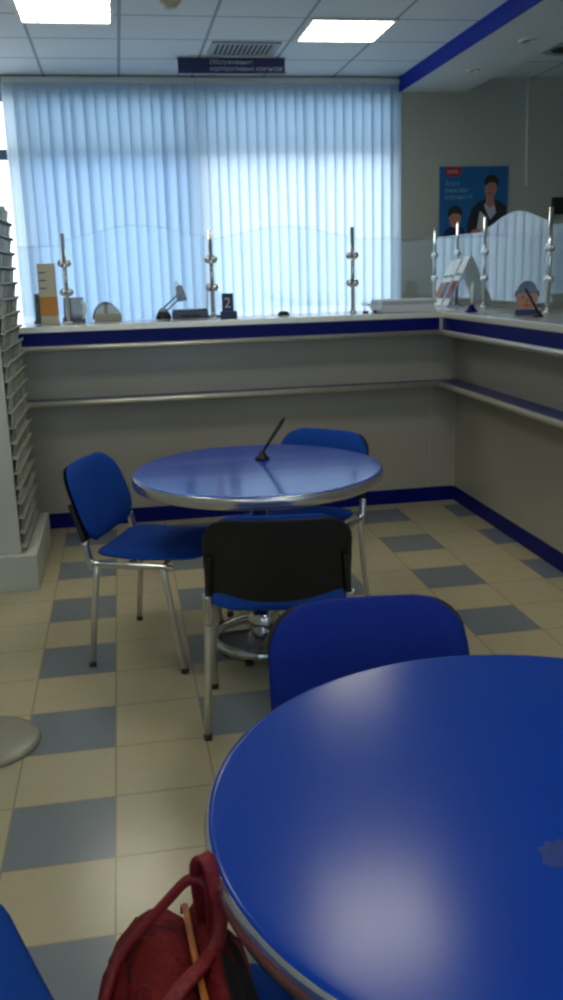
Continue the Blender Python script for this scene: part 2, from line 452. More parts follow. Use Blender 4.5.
blind(0.86, 2.63, 21, 'pale blue brightly lit vertical blind next to the grey wall', seed=5)

# ------------------------------------------------------------------ counters
XF, YB, E_ = 2.227, 3.428, 0.164
XO, YO = XF - E_, YB - E_
ZT, Z1, Z2, ZK = 1.244, 1.119, 0.798, 0.096
YEND = 5.2
cb = tag(empty('service_counter', (0.6, YB, 0)), 'long grey service counter under the window with navy band', 'counter', None)
def cbuild(m, name, mt, par): # world-space mesh under a placed empty
    o = m.build(name, mt, par); o.matrix_parent_inverse = Matrix.Translation(par.location).inverted(); return o
XC0 = -1.5
cbuild(MB().box(XC0, XF, YB, YB + .36, ZK, Z1 + .0), 'panel', M['panel'], cb)
cbuild(MB().box(XC0, XF, YB - .004, YB + .3, 0, ZK), 'plinth', M['navy'], cb)
cbuild(MB().box(XC0, XO - .004, YO + .012, YB + .36, Z1 + .012, ZT - .022), 'band', M['navy'], cb)
cbuild(MB().box(XC0, XO, YO + .006, YB + .36, ZT - .022, ZT, bev=.003), 'worktop', M['top'], cb)
cbuild(MB().box(XC0, XO, YO, YO + .014, ZT - .034, ZT + .002, bev=.004), 'worktop_edge', M['steel'], cb)
cbuild(MB().tube([(XC0, YO + .008, Z1), (XO + .008, YO + .008, Z1)], .017, 14), 'rail', M['steel'], cb)
cbuild(MB().box(XC0, XO, YO + .01, YB, Z1 - .004, Z1 + .012), 'band_base', M['panel'], cb)
cbuild(MB().box(XC0, XF, YO + .01, YB, Z2 - .012, Z2 + .010), 'shelf', M['shelf_blue'], cb)
cbuild(MB().tube([(XC0, YO + .008, Z2), (XO + .008, YO + .008, Z2)], .017, 14), 'rail', M['steel'], cb)
for x in (2.055,):
    cbuild(MB().box(x - .003, x + .003, YB - .002, YB, ZK, Z2 - .015).box(x - .003, x + .003, YB - .002, YB, Z2 + .012, Z1 - .006), 'seam', M['seam'], cb)
cr = tag(empty('service_counter', (XF, 1.5, 0)), 'grey side service counter turning the corner under the poster wall', 'counter', None)
YN = -3.2
cbuild(MB().box(XF, XF + .5, YN, YEND, ZK, Z1), 'panel', M['panel'], cr)
cbuild(MB().box(XF - .004, XF + .4, YN, YEND - .05, 0, ZK), 'plinth', M['navy'], cr)
cbuild(MB().box(XO + .012, XF + .5, YN, YB + .36, Z1 + .012, ZT - .022), 'band', M['navy'], cr)
cbuild(MB().box(XO + .006, XF + .5, YN, YEND, ZT - .022, ZT, bev=.003), 'worktop', M['top'], cr)
cbuild(MB().box(XO, XO + .014, YN, YO + .02, ZT - .034, ZT + .002, bev=.004), 'worktop_edge', M['steel'], cr)
cbuild(MB().tube([(XO + .008, YN, Z1), (XO + .008, YO, Z1)], .017, 14), 'rail', M['steel'], cr)
cbuild(MB().box(XO + .01, XF, YN, YO + .01, Z1 - .004, Z1 + .012), 'band_base', M['panel'], cr)
cbuild(MB().box(XO + .01, XF, YN, YO + .01, Z2 - .012, Z2 + .010), 'shelf', M['shelf_blue'], cr)
cbuild(MB().tube([(XO + .008, YN, Z2), (XO + .008, YO, Z2)], .017, 14), 'rail', M['steel'], cr)
cbuild(MB().box(XO - .004, XO + .012, YO - .004, YO + .012, Z1 - .01, ZT), 'corner_strip', M['steel'], cr)
cbuild(MB().box(XF - .010, XF, YB - .010, YB, ZK, Z2 - .015).box(XF - .010, XF, YB - .010, YB, Z2 + .012, Z1 - .006), 'corner_seam', M['seam'], cr)

# glass screens on chrome posts
def post(x, y, z1, label, ax):
    t = tag(empty('screen_post', (x, y, ZT)), label, 'post', 'chrome posts holding the glass screens')
    h = z1 - ZT
    MB().tube([(0, 0, 0), (0, 0, h)], .0125, 14).build('pole', M['chrome'], t)
    MB().lathe([(0, .012), (.018, .012), (.024, .006), (.024, 0), (0, 0)], 24).build('base', M['chrome'], t)
    for zc in (.185, .355):
        c = MB()
        for s_ in (-1, 1):
            r_ = .023; o_ = s_ * .018
            prof = [(0, -.018), (r_ * .7, -.016), (r_, -.008), (r_, .008), (r_ * .7, .016), (0, .018)]
            pos = (o_, 0, zc) if ax == 'x' else (0, o_, zc)
            c.lathe(prof, 18, pos, axis=('y' if ax == 'x' else 'x'))
        c.build('clamp', M['chrome'], t)
GY, GX = 3.6, 2.5
for x, l in ((-.195, 'beside the cream brochure'), (.69, 'beside the small navy calendar'), (1.59, 'beside the paper stack')):
    post(x, GY, 1.772, 'chrome screen post with two round clamps on the window counter, ' + l, 'x')
for y, z, l in ((4.64, 1.80, 'beyond the leaning leaflets, next to the grey wall'), (4.16, 1.81, 'right behind the leaning leaflets'), (3.66, 1.815, 'at the corner, before the humped glass'),
             (2.72, 1.815, 'beside the black wall screen')):
    post(GX, y, z, 'chrome screen post on the side counter, ' + l, 'y')
def pane(a, b, z0, z1, hump, label, ax, fixed, slope=0):
    pts = []
    n = 28
    for i in range(n + 1):
        s_ = i / n; z = z1 + (hump * math.sin(PI * s_) ** 1.4 if hump else 0) + slope * s_
        pts.append((a + (b - a) * s_, z))
    m = MB(); lo = []; hi = []
    for u, z in pts:
        P = (lambda zz: (u, fixed, zz) if ax == 'x' else (fixed, u, zz))
        lo.append(m.bm.verts.new(P(z0))); hi.append(m.bm.verts.new(P(z)))
    for i in range(n): m.bm.faces.new((lo[i], lo[i + 1], hi[i + 1], hi[i]))
    t = m.build('glass_screen', M['glass'])
    tag(t, label, 'glass screen', 'clear glass counter screens')
    e = MB().tube([((u, fixed, z) if ax == 'x' else (fixed, u, z)) for u, z in pts], .0013, 6).build('polished_edge', M['glass_edge'], t)
zg = ZT + .05
pane(-1.1, -.215, zg, 1.70, 0, 'flat-topped glass screen behind the cream brochure beside the rack', 'x', GY)
pane(-.175, .67, zg, 1.735, .075, 'arched glass screen behind the dark desk lamp', 'x', GY)
pane(.71, 1.57, zg, 1.72, .065, 'arched glass screen in front of the brightest part of the blinds', 'x', GY)
pane(1.61, GX - .02, zg, 1.70, 0, 'flat-topped glass screen behind the paper stack', 'x', GY)
pane(3.68, 4.62, zg, 1.725, 0, 'flat-topped glass screen behind the leaning leaflets', 'y', GX)
pane(2.74, 3.64, zg, 1.75, .075, 'humped glass screen above the capped face card', 'y', GX)
pane(1.7, 2.70, zg, 1.72, 0, 'flat-topped glass screen cut off by the picture edge', 'y', GX)

# ------------------------------------------------------------------ things on the counters
# cream brochure with orange band
t = tag(empty('brochure', (-.295, 3.45, ZT), -.05), 'tall cream brochure with an orange band standing on the counter', 'brochure')
MB().box(-.052, .052, -.004, .004, .0, .355, bev=.001).build('card', M['cream'], t)
MB().box(-.053, .053, -.0055, -.004, .055, .165).build('printed_band', M['orange'], t)
for z in (.21, .255, .30): MB().box(-.045, -.005, -.0052, -.004, z, z + .008).build('printed_line', M['dgrey'], t)
MB().poly([(-.052, .004, .02), (.052, .004, .02), (.052, .07, 0), (-.052, .07, 0)], .002, (0, 0, 1)).build('prop', M['cream'], t)
# dark card reader behind brochure
t = tag(empty('telephone', (-.16, 3.72, ZT)), 'dark grey desk telephone with pale handset beside the brochure', 'telephone')
m = MB().poly([(-.075, -.06, 0), (.06, -.06, 0), (.06, .07, 0), (-.075, .07, 0)], .03, (0, 0, 1)); m.build('base', M['dgrey'], t)
MB().poly([(-.07, -.03, .03), (.055, -.03, .03), (.055, .05, .15), (-.07, .05, .15)], .02, (0, .8, -.5)).build('console', M['dgrey'], t)
MB().tube([(.045, -.05, .02), (.06, -.055, .06), (.062, -.05, .10), (.05, -.04, .13)], .012, 8, smooth=3).build('handset', M['white'], t)
t = tag(empty('card_reader', (-.37, 3.70, ZT)), 'small dark grey upright card reader behind the cream brochure', 'card reader')
MB().box(-.04, .04, -.02, .03, 0, .018, bev=.004).build('base', M['dgrey'], t)
MB().poly([(-.03, -.012, .018), (.03, -.012, .018), (.03, .02, .18), (-.03, .02, .18)], .02, (0, 1, -.2)).build('body', M['dgrey'], t)
MB().poly([(-.022, .006, .12), (.022, .006, .12), (.022, .014, .165), (-.022, .014, .165)], .003, (0, -1, .2)).build('display', M['black'], t)
# beige half-round napkin-style holder
t = tag(empty('letter_holder', (.04, 3.70, ZT)), 'beige half-round paper holder on the counter beside the telephone', 'paper holder')
def arc(w, h, n=16): return [(-w * math.cos(PI * i / n), h * math.sin(PI * i / n)) for i in range(n + 1)]
MB().poly([(u, -.03, z + .01) for u, z in arc(.085, .095)], .006).build('front_plate', M['beige'], t)
MB().poly([(u - .012, .03, z + .01) for u, z in arc(.085, .108)], .006).build('back_plate', M['dgrey'], t)
MB().box(-.085, .08, -.04, .035, 0, .012, bev=.003).build('base', M['beige'], t)
# desk lamp
t = tag(empty('desk_lamp', (.385, 3.72, ZT)), 'dark folding desk lamp leaning over on the counter', 'desk lamp')
MB().lathe([(0, 0), (.048, 0), (.05, .012), (.042, .03), (.028, .055), (.012, .07), (0, .072)], 28).build('base', M['green_black'], t)
a_ = MB().tube([(-.004, 0, .06), (.095, 0, .145)], .006, 8); a_.build('arm', M['green_black'], t)
MB().tube([(.018, 0, .045), (.112, 0, .128)], .006, 8).build('arm', M['green_black'], t)
MB().lathe([(.012, 0), (.02, .01), (.028, .05), (.034, .10), (.031, .10), (.024, .05), (0, .012)], 20).xf(Matrix.Translation((.108, 0, .205)) @ Matrix.Rotation(math.radians(172), 4, 'Y')).build('lamp_shade', M['green_black'], t)
MB().tube([(.098, 0, .15), (.085, 0, .185), (.092, 0, .225), (.11, 0, .21)], .004, 8, smooth=4).build('spring_wire', M['steel'], t)
# flat dark device (top of a printer) with thin upright sheet
t = tag(empty('printer', (.55, 3.70, ZT)), 'flat dark grey printer beside the desk lamp', 'printer')
MB().box(-.11, .115, -.05, .06, 0, .042, bev=.004).build('body', M['dgrey'], t)
MB().box(-.105, .11, -.045, .055, .042, .056, bev=.003).build('lid', M['black'], t)
MB().box(-.06, .06, -.062, -.05, .012, .022).build('paper_slot', M['black'], t)
t = tag(empty('card_stand', (.68, 3.69, ZT)), 'clear upright card stand with thin dark rim behind a post', 'card stand')
MB().poly([(-.02, 0, .01), (.07, 0, .01), (.075, .03, .2), (-.005, .03, .2)]).build('clear_plate', M['glass'], t)
MB().tube([(-.02, 0, .01), (-.005, .03, .2)], .003, 6).build('rim', M['dgrey'], t)
MB().box(-.03, .08, -.02, .05, 0, .012, bev=.002).build('base', M['dgrey'], t)
# navy calendar box with a pale 2
t = tag(empty('desk_calendar', (.765, 3.45, ZT), -.06), 'small navy desk calendar showing a pale figure two', 'calendar')
MB().box(-.046, .056, -.028, .028, 0, .045, bev=.003).build('base', M['sign'], t)
MB().box(-.034, .036, -.008, .012, .045, .15, bev=.002).build('card', M['sign'], t)
text_mesh('numeral', '2', .085, M['cream'], t, Matrix.Translation((-.022, -.0095, .066)) @ RX, sx=1.0)
# small bits
t = tag(MB().panel([(p[0], p[1]) for p in rrect(.075, .045, .02, 5)], lambda u, v, w_: (u, v, .002 + max(w_, 0)), front=.028, back=.002).build('computer_mouse', M['black'], None, (1.12, 3.50, ZT)),
        'small flat dark mouse lying alone on the window counter', 'mouse')
def clip(x, y, rz, label):
    t = tag(empty('paper_clip_holder', (x, y, ZT), rz), label, 'paper clip', 'dark clips on the counter')
    MB().poly([(-.014, -.011, 0), (.014, -.011, 0), (.014, .011, 0), (-.014, .011, 0)], .014, (0, 0, 1)).build('jaw', M['black'], t)
    MB().tube([(-.008, -.008, .012), (-.008, -.004, .03), (.008, -.004, .03), (.008, -.008, .012)], .0015, 6).build('wire_handle', M['steel'], t)
clip(1.635, 3.45, .2, 'small black clip on the window counter, close to the post')
clip(1.70, 3.46, -.4, 'small black clip on the window counter, close to the paper stack')
# paper stacks
def stack(x, y, w_, d, n, label, base=ZT, rz=0):
    z = base
    for k in range(n):
        h = random.choice((.012, .016, .009, .02)); 
        t = empty('paper_folder', (x + random.uniform(-.012, .012), y + random.uniform(-.01, .01), z), rz + random.uniform(-.05, .05))
        tag(t, label[k], 'folder', 'papers stacked on the window counter')
        MB().box(-w_ / 2, w_ / 2, -d / 2, d / 2, 0, .002).build('cover', M['dgrey'] if k == 4 else M['white'], t)
        MB().box(-w_ / 2 + .004, w_ / 2 - .004, -d / 2 + .004, d / 2 - .004, .002, h - .002).build('sheets', M['white'], t)
        MB().box(-w_ / 2, w_ / 2, -d / 2, d / 2, h - .002, h).build('cover', M['dgrey'] if k == 4 else M['white'], t)
        z += h
stack(1.885, 3.47, .36, .24, 6, ['white paper folder at the bottom of the stack on the window counter', 'paper folder second from the bottom of the counter stack',
      'paper folder third from the bottom of the counter stack', 'paper folder third from the top of the counter stack', 'paper folder second from the top of the counter stack',
      'paper folder on top of the counter stack beside the corner post'])
# leaflets leaning on the side glass
t = tag(empty('leaflet_holder', (2.39, 4.06, ZT)), 'clear leaflet holder leaning towards the glass on the counter corner', 'leaflet holder')
MB().poly([(-.04, -.17, .004), (-.04, .17, .004), (.095, .17, .28), (.095, -.17, .28)]).build('back_plate', M['glass'], t)
MB().box(-.065, .01, -.17, .17, 0, .006, bev=.001).build('tray', M['glass_edge'], t)
def leaflet(y, w_, h, off, cover, pic, label):
    t = empty('leaflet', (2.39 - .05 + off, y, ZT + .009)); tag(t, label, 'leaflet', 'leaflets leaning on the counter corner')
    n = Vector((-.9, 0, .44)); dx, dz = .135 / .307, .276 / .307
    q = lambda u, v: (dx * v, u, dz * v)
    MB().poly([q(-w_ / 2, 0), q(w_ / 2, 0), q(w_ / 2, h), q(-w_ / 2, h)], .003, n).build('sheet', M['white'], t)
    o = MB().poly([q(-w_ / 2 + .006, h * .14), q(w_ / 2 - .006, h * .14), q(w_ / 2 - .006, h * .5), q(-w_ / 2 + .006, h * .5)], .001, n).build('picture', pic, t, tuple(n * .003))
    MB().poly([q(-w_ / 2 + .012, h * .6), q(w_ / 2 - .012, h * .6), q(w_ / 2 - .012, h * .66), q(-w_ / 2 + .012, h * .66)], .001, n).build('printed_line', M['dgrey'], t, tuple(n * .003))
leaflet(3.95, .12, .36, -.004, None, M['red_strap'], 'white leaflet with a reddish picture, in the leaning holder')
leaflet(4.16, .14, .33, -.004, None, M['zip'], 'white leaflet with an orange picture, in the leaning holder')
leaflet(4.06, .10, .34, -.012, None, M['suit'], 'white leaflet with a dark picture, between two others in the holder')
# pen stands
def pen_stand(x, y, z, m_base, m_pen, tip, label, sc=1.0, chain=False):
    t = tag(empty('desk_pen', (x, y, z)), label, 'pen')
    MB().lathe([(0, 0), (.03 * sc, 0), (.031 * sc, .006 * sc), (.02 * sc, .014 * sc), (.012 * sc, .03 * sc), (.008 * sc, .036 * sc), (0, .036 * sc)], 28).build('stand', m_base, t)
    d = Vector(tip); 
    MB().tube([Vector((0, 0, .026 * sc)), Vector((0, 0, .026 * sc)) + d * .82], (.0055, .009), 10).build('barrel', m_pen, t)
    MB().tube([Vector((0, 0, .026 * sc)) + d * .8, Vector((0, 0, .026 * sc)) + d], (.0085, .002), 10).build('cap', m_pen, t)
    return t
pen_stand(2.2, 3.11, ZT, M['navy'], M['cord'], (.004, 0, .15), 'navy cone pen stand on the side counter, pen upright', 1.25)
pen_stand(2.28, 2.37, ZT, M['black'], M['black'], (-.055, .06, .13), 'black slanting pen and stand in front of the face card', .9)
# card with a printed face
t = tag(empty('photo_card', (2.31, 2.58, ZT), math.radians(-24)), 'small cut-out card with a printed face in a grey cap', 'card')
def ell(cx, cz, rx, rz, a0=0, a1=360, n=22): return [(cx + rx * math.cos(math.radians(a0 + (a1 - a0) * i / n)), cz + rz * math.sin(math.radians(a0 + (a1 - a0) * i / n))) for i in range(n + 1)]
def flat(pts, y, name, mm, par, th=.001): return MB().poly([(u, y, z) for u, z in pts], th).build(name, mm, par)
MB().box(-.06, .06, -.012, .03, 0, .03, bev=.002).build('foot', M['sign'], t)
face = ell(0, .085, .058, .06, 180, 360)[:-1] + [(.058, .10), (.052, .125), (-.052, .125), (-.058, .10)]
flat([(-.066, .10), (-.045, .10), (-.045, .135), (-.06, .13)], 0, 'printed_hair', M['hair'], t)
flat([(.066, .10), (.045, .10), (.045, .135), (.06, .13)], 0, 'printed_hair', M['hair'], t)
flat(face, 0, 'printed_face', M['skin'], t, .003)
flat(ell(0, .115, .055, .068, 0, 180), -.0032, 'printed_cap', M['cap'], t)
for s_ in (-1, 1): flat(ell(s_ * .022, .095, .009, .0045), -.0035, 'printed_eye', M['hair'], t)
flat([(-.008, .066), (.008, .066), (.003, .088), (-.003, .088)], -.0035, 'printed_nose', M['zip'], t)
flat(ell(0, .052, .018, .005), -.0035, 'printed_mouth', M['poster_red'], t)

# ------------------------------------------------------------------ poster and wall things
t = tag(empty('wall_poster', (3.328, YW - .012, 2.07)), 'blue wall poster with a man in a suit and a boy', 'poster')
MB().box(-.325, .325, 0, .01, -.31, .30).build('sheet', M['poster_top'], t)
rim = MB()
for a, b, c, d in ((-.332, .332, .30, .308), (-.332, .332, -.318, -.31), (-.332, -.325, -.31, .30), (.325, .332, -.31, .30)): rim.box(a, b, -.004, .01, c, d)
rim.build('frame', M['vent'], t)
Y0 = -.001
flat([(-.27, .30), (-.125, .30), (-.125, .235), (-.165, .215), (-.23, .215), (-.27, .235)], Y0, 'logo_tab', M['poster_red'], t)
text_mesh('logo_lettering', 'БАНК', .042, M['shirt'], t, Matrix.Translation((-.25, Y0 - .0018, .243)) @ RX, ext=.0004, sx=.85)
text_mesh('lettering', 'За идеи\nфинансовых\nвозможностей', .058, M['ptext'], t, Matrix.Translation((-.275, Y0 - .0015, .14)) @ RX, shear=.25, ext=.0004, sx=.62)
# man
flat([(-.06, -.30), (.31, -.30), (.315, -.05), (.25, .0), (.14, .03), (.05, .0), (-.02, -.06), (-.06, -.2)], Y0, 'printed_suit', M['suit'], t)
flat([(.10, -.02), (.20, -.03), (.215, -.1), (.16, -.16), (.11, -.06)], Y0 - .001, 'printed_shirt', M['shirt'], t)
flat([(.12, .05), (.19, .04), (.20, -.03), (.15, -.06), (.115, -.02)], Y0 - .0014, 'printed_neck', M['skin'], t)
flat(ell(.16, .115, .058, .085), Y0 - .002, 'printed_face', M['skin'], t)
flat(ell(.165, .165, .068, .066, -10, 190) + [(.105, .13), (.15, .165), (.2, .16), (.225, .12)], Y0 - .003, 'printed_hair', M['hair'], t)
for u in (.138, .178): flat(ell(u, .125, .008, .004), Y0 - .003, 'printed_eye', M['hair'], t)
flat(ell(.158, .07, .018, .005), Y0 - .003, 'printed_mouth', M['poster_red'], t)
flat([(.03, -.26), (.10, -.29), (.13, -.14), (.06, -.08)], Y0 - .002, 'printed_papers', M['shirt'], t)
flat(ell(.03, -.27, .05, .035), Y0 - .003, 'printed_hand', M['skin'], t)
# boy
flat([(-.30, -.31), (-.06, -.31), (-.09, -.23), (-.17, -.2), (-.26, -.23)], Y0 - .001, 'printed_jacket', M['sign'], t)
flat(ell(-.175, -.14, .056, .082), Y0 - .002, 'printed_face', M['skin'], t)
flat(ell(-.175, -.10, .068, .07, -15, 195) + [(-.23, -.13), (-.2, -.1), (-.15, -.1), (-.115, -.12)], Y0 - .003, 'printed_hair', M['hair'], t)
for u in (-.195, -.155): flat(ell(u, -.135, .007, .004), Y0 - .003, 'printed_eye', M['hair'], t)
flat(ell(-.175, -.185, .015, .005), Y0 - .003, 'printed_mouth', M['poster_red'], t)
# cord
tag(MB().tube([(3.81, YW - .008, 3.099), (3.815, YW - .008, 2.7), (3.83, YW - .008, 2.2)], .008, 8).build('hanging_cable', M['cord']),
    'thin white cord running down the grey wall beside the poster', 'cable')
t = tag(empty('wall_screen', (4.42, YW - .03, 2.02)), 'black flat screen fixed to the wall at the picture edge', 'screen')
MB().box(-.34, .34, -.02, .02, -.075, .075, bev=.006).build('housing', M['black'], t)
MB().box(-.325, .325, -.023, -.02, -.06, .06).build('display', M['black'], t)
MB().box(-.05, .05, .02, .03, -.05, .05).build('bracket', M['steel'], t)

# ------------------------------------------------------------------ leaflet rack
RX0, RX1, RY0, RY1 = -.80, -.455, 2.31, 3.12
t = tag(empty('leaflet_rack', (-.6, 2.7, 0)), 'pale grey floor rack full of leaflets, end panel facing out', 'leaflet rack')
def rb(m, name, mt): return cbuild(m, name, mt, t)
rb(MB().box(RX0, -.379, 2.272, RY1, 0, .185, bev=.004), 'plinth', M['rack'])
rb(MB().box(RX0, RX1, RY0, RY0 + .03, .185, 1.9, bev=.003), 'end_panel', M['rack'])
rb(MB().box(RX0, RX1, RY1 - .03, RY1, .185, 1.9, bev=.003), 'end_panel', M['rack'])
rb(MB().box(RX0 + .05, RX1 - .06, RY0 + .03, RY1 - .03, .185, 1.88), 'back_panel', M['pocket'])
NT = 22
zt = [.205 + k * .0755 for k in range(NT)]
for k, z in enumerate(zt):
    rb(MB().box(RX1 - .06, RX1 + .032, RY0 + .03, RY1 - .03, z, z + .006).box(RX1 + .028, RX1 + .032, RY0 + .03, RY1 - .03, z, z + .016), 'pocket', M['pocket'])
ly = [2.455, 2.60, 2.745, 2.89, 3.025]
protos = []
for i in range(5):
    m = MB(); hh = .0735; 
    q = [( -.004, -.062), (-.004, .062), (.018, .062), (.018, -.062)]
    m.poly([(0, -.06, 0), (0, .06, 0), (.012, .06, hh), (.012, -.06, hh)], .010, (-1, 0, .3))
    o = m.build('rack_leaflet', M['papers'][i]); protos.append(o)
TIER = ['bottom', 'second', 'third', 'fourth', 'fifth', 'sixth', 'seventh', 'eighth', 'ninth', 'tenth', 'eleventh', 'twelfth', 'thirteenth', 'fourteenth',
        'fifteenth', 'sixteenth', 'seventeenth', 'eighteenth', 'nineteenth', 'twentieth', 'twenty-first', 'top']
SLOT = ['nearest the end panel', 'second from the end panel', 'in the middle slot', 'second from the counter', 'nearest the counter']
used = set()
for k, z in enumerate(zt):
    for j, y in enumerate(ly):
        i = random.randrange(5)
        if i not in used: o = protos[i]; used.add(i)
        else: o = protos[i].copy(); COL.objects.link(o)
        o.location = (RX1 + .008 + random.uniform(-.004, .004), y + random.uniform(-.006, .006), z + .0065)
        tag(o, 'leaflet in the grey floor rack, %s tier%s, %s' % (TIER[k], ' up' if 0 < k < 21 else '', SLOT[j]), 'leaflet', 'leaflets in the floor rack')
for i in range(5):
    if i not in used: bpy.data.objects.remove(protos[i])

# ------------------------------------------------------------------ floor stand base
t = tag(empty('floor_stand', (-.43, .71, 0)), 'pale round base plate of a floor stand at the picture edge', 'floor stand')
MB().lathe([(0, 0), (.176, 0), (.178, .008), (.172, .017), (.16, .02), (.04, .024), (0, .024)], 64).build('base', mat('base_enamel', (146, 144, 126), 0.25, var=.03), t)
MB().tube([(-.0, 0, .02), (-.0, 0, 1.02)], .02, 16).build('pole', M['steel'], t)
MB().lathe([(.0, 1.02), (.03, 1.02), (.032, 1.05), (.02, 1.075), (0, 1.08)], 24).build('cap', M['steel'], t)

# ------------------------------------------------------------------ tables
def table(x, y, mtop, label, rot=0, R=.53):
    t = tag(empty('round_table', (x, y, 0), rot), label, 'table', None)
    MB().lathe([(0, .761), (R - .03, .761), (R - .012, .761), (R - .008, .7608), (R - .003, .759), (R - .003, .735), (0, .735)], 96).build('tabletop', mtop, t)
    MB().lathe([(R - .003, .758), (R, .757), (R + .003, .748), (R + .003, .728), (R, .718), (R - .012, .712), (R - .03, .712), (R - .03, .735)], 96).build('rim', M['rim'], t)
    MB().tube([(0, 0, .12), (0, 0, .735)], .034, 24).build('column', M['chrome'], t)
    MB().lathe([(0, .734), (.15, .734), (.15, .728), (.06, .715), (.036, .69), (0, .69)], 32).build('mount_plate', M['chrome'], t)
    MB().lathe([(.034, .05), (.06, .06), (.062, .14), (.05, .155), (.034, .17)], 32).build('hub', M['chrome'], t)
    MB().lathe([(.192, .015), (.212, .015), (.216, .035), (.212, .058), (.192, .058), (.189, .035), (.192, .015)], 64).build('base_ring', M['chrome'], t)
    for k in range(4):
        a = PI / 4 + k * PI / 2; m = MB()
        m.poly([(.05, -.042, .07), (.19, -.014, .03), (.19, .014, .03), (.05, .042, .07)], .016, (0, 0, 1))
        m.xf(Matrix.Rotation(a, 4, 'Z')); m.build('foot', M['chrome'], t)
        m = MB().lathe([(0, 0), (.018, 0), (.018, .015), (0, .015)], 16, (.203, 0, 0)).xf(Matrix.Rotation(a, 4, 'Z')); m.build('glide', M['rubber'], t)
    return t
table(.612, 1.32, M['table_far'], 'round blue table with silver rim and a pen on it', rot=.35, R=.496)
table(.690, -1.080, M['table_blue'], 'round blue table with a worn mark, closest to the camera', rot=.1, R=.508)
tt = [o for o in COL.objects if o.get('label', '').startswith('round blue table with a worn')][0]
m = MB().poly([(.034 * math.cos(k * PI / 12) * (1 + .15 * math.sin(5 * k)), .03 * math.sin(k * PI / 12) * (1 + .15 * math.sin(3 * k)), .7615) for k in range(24)])
m.build('worn_mark', M['smudge'], tt, (-.06, -.13, 0))
# pen on the far table
pen_stand(.655, 1.475, .761, M['black'], M['black'], (.098, -.02, .152), 'black desk pen slanting in its stand on the silver-rimmed table', 1.0)

# ------------------------------------------------------------------ chairs
def chair_proto(label, rz, loc, fab):
    t = tag(empty('stacking_chair', loc, rz), label, 'chair', 'blue stacking chairs with chrome frames')
    ZR = .425; XR = .232
    for sx in (-1, 1):
        for (yt, yf) in ((-.15, -.195), (.12, .195)):
            leg = MB().tube([(sx * XR, yt, ZR), (sx * (XR + .004), yt + (yf - yt) * .15, ZR - .05), (sx * (XR + .02), yf, .012)], .0125, 12).build('leg', M['steel'], t)
            MB().lathe([(0, 0), (.0145, 0), (.0145, .018), (.0126, .022)], 14, (sx * (XR + .02), yf, 0)).build('foot_cap', M['rubber'], leg)
        rail = MB().tube([(sx * XR, -.19, ZR + .03), (sx * XR, -.17, ZR + .008), (sx * XR, -.14, ZR), (sx * XR, 0, ZR), (sx * XR, .12, ZR), (sx * XR, .16, ZR - .004)], .013, 12, smooth=4).build('side_rail', M['chrome'], t)
        MB().tube([(sx * XR, -.185, ZR + .02), (sx * (XR - .004), -.196, .50), (sx * (XR - .010), -.223, .58), (sx * (XR - .018), -.252, .66)], .0105, 12, smooth=4).build('back_support', M['black'], t)
        MB().tube([(sx * XR, -.172, ZR - .02), (sx * XR, -.186, ZR + .03), (sx * (XR - .002), -.196, .515)], .0155, 14, smooth=4).build('joint_sleeve', M['chrome'], t)
    for y in (-.03, .11):
        MB().tube([(-XR, y, ZR - .004), (XR, y, ZR - .004)], .010, 10).build('cross_bar', M['steel'], t)
    # seat
    def seat_map(u, v, w_):
        z = .450 + w_ - .22 * max(0, v - .12) ** 2 * 4 + .10 * u * u * 2 - .012 * (1 - min(1, abs(v) / .2))
        return (u, v + .035, z)
    MB().panel(rrect(.445, .43, .085), seat_map, front=.03, back=.008).build('seat', fab, t)
    MB().panel(rrect(.425, .41, .085), lambda u, v, w_: (u, v + .035, .446 + w_ - .22 * max(0, v - .12) ** 2 * 4 + .2 * u * u), front=.002, back=.014).build('seat_pan', M['black'], t)
    # back: u across, v up, w toward the sitter
    def back_map(u, v, w_):
        th = math.radians(19)
        y = -.254 - math.sin(th) * (v) + .62 * u * u + math.cos(th) * w_
        return (u, y, .6455 + math.cos(th) * v + math.sin(th) * w_)
    bo = rrect(.474, .320, .112)
    bo = [(u * (1 - .06 * max(0, v) / .15 * 0.6), v) for u, v in bo]
    MB().panel(bo, lambda u, v, w_: back_map(u, v, w_ + .008), front=.024, back=.012).build('backrest', fab, t)
    so = []
    W = .232
    top = [p for p in rrect(.470, .312, .088) if p[1] > -.04]
    top = sorted(top, key=lambda p: math.atan2(p[1] + .04, p[0]))
    bot = [(-.235, -.06), (-.236, -.10), (-.235, -.128), (-.222, -.136), (-.19, -.132), (-.15, -.146), (-.10, -.160), (-.05, -.167), (0, -.169), (.05, -.167), (.10, -.160), (.15, -.146), (.19, -.132), (.222, -.136), (.235, -.128), (.236, -.10), (.235, -.06)]
    so = top + bot
    MB().panel(so, lambda u, v, w_: back_map(u, v, w_ - .006), front=.002, back=.006, p=8).build('backrest_shell', M['black'], t)
    return t
R = math.radians
c0 = chair_proto('blue chair with black plastic back, drawn up to the silver-rimmed table', R(-9), (.585, .734, 0), M['fabric'])
spots = [((.186, 1.43, 0), -113, 'blue chair turned sideways to the silver-rimmed table, next to the leaflet rack', 'fabric'),
         ((.83, 1.66, 0), 138, 'blue chair behind the silver-rimmed table, mostly hidden by the tabletop', 'fabric'),
         ((.615, -.53, 0), 177, 'shaded blue chair with its back rising behind the nearest blue table', 'fabric_shaded'),
         ((.235, -1.275, 0), -40, 'blue chair under the red handbag, pushed up to the nearest blue table', 'fabric'),
         ((-.325, -.99, 0), -67, 'blue chair seat in the bottom corner, left of the red handbag', 'fabric')]
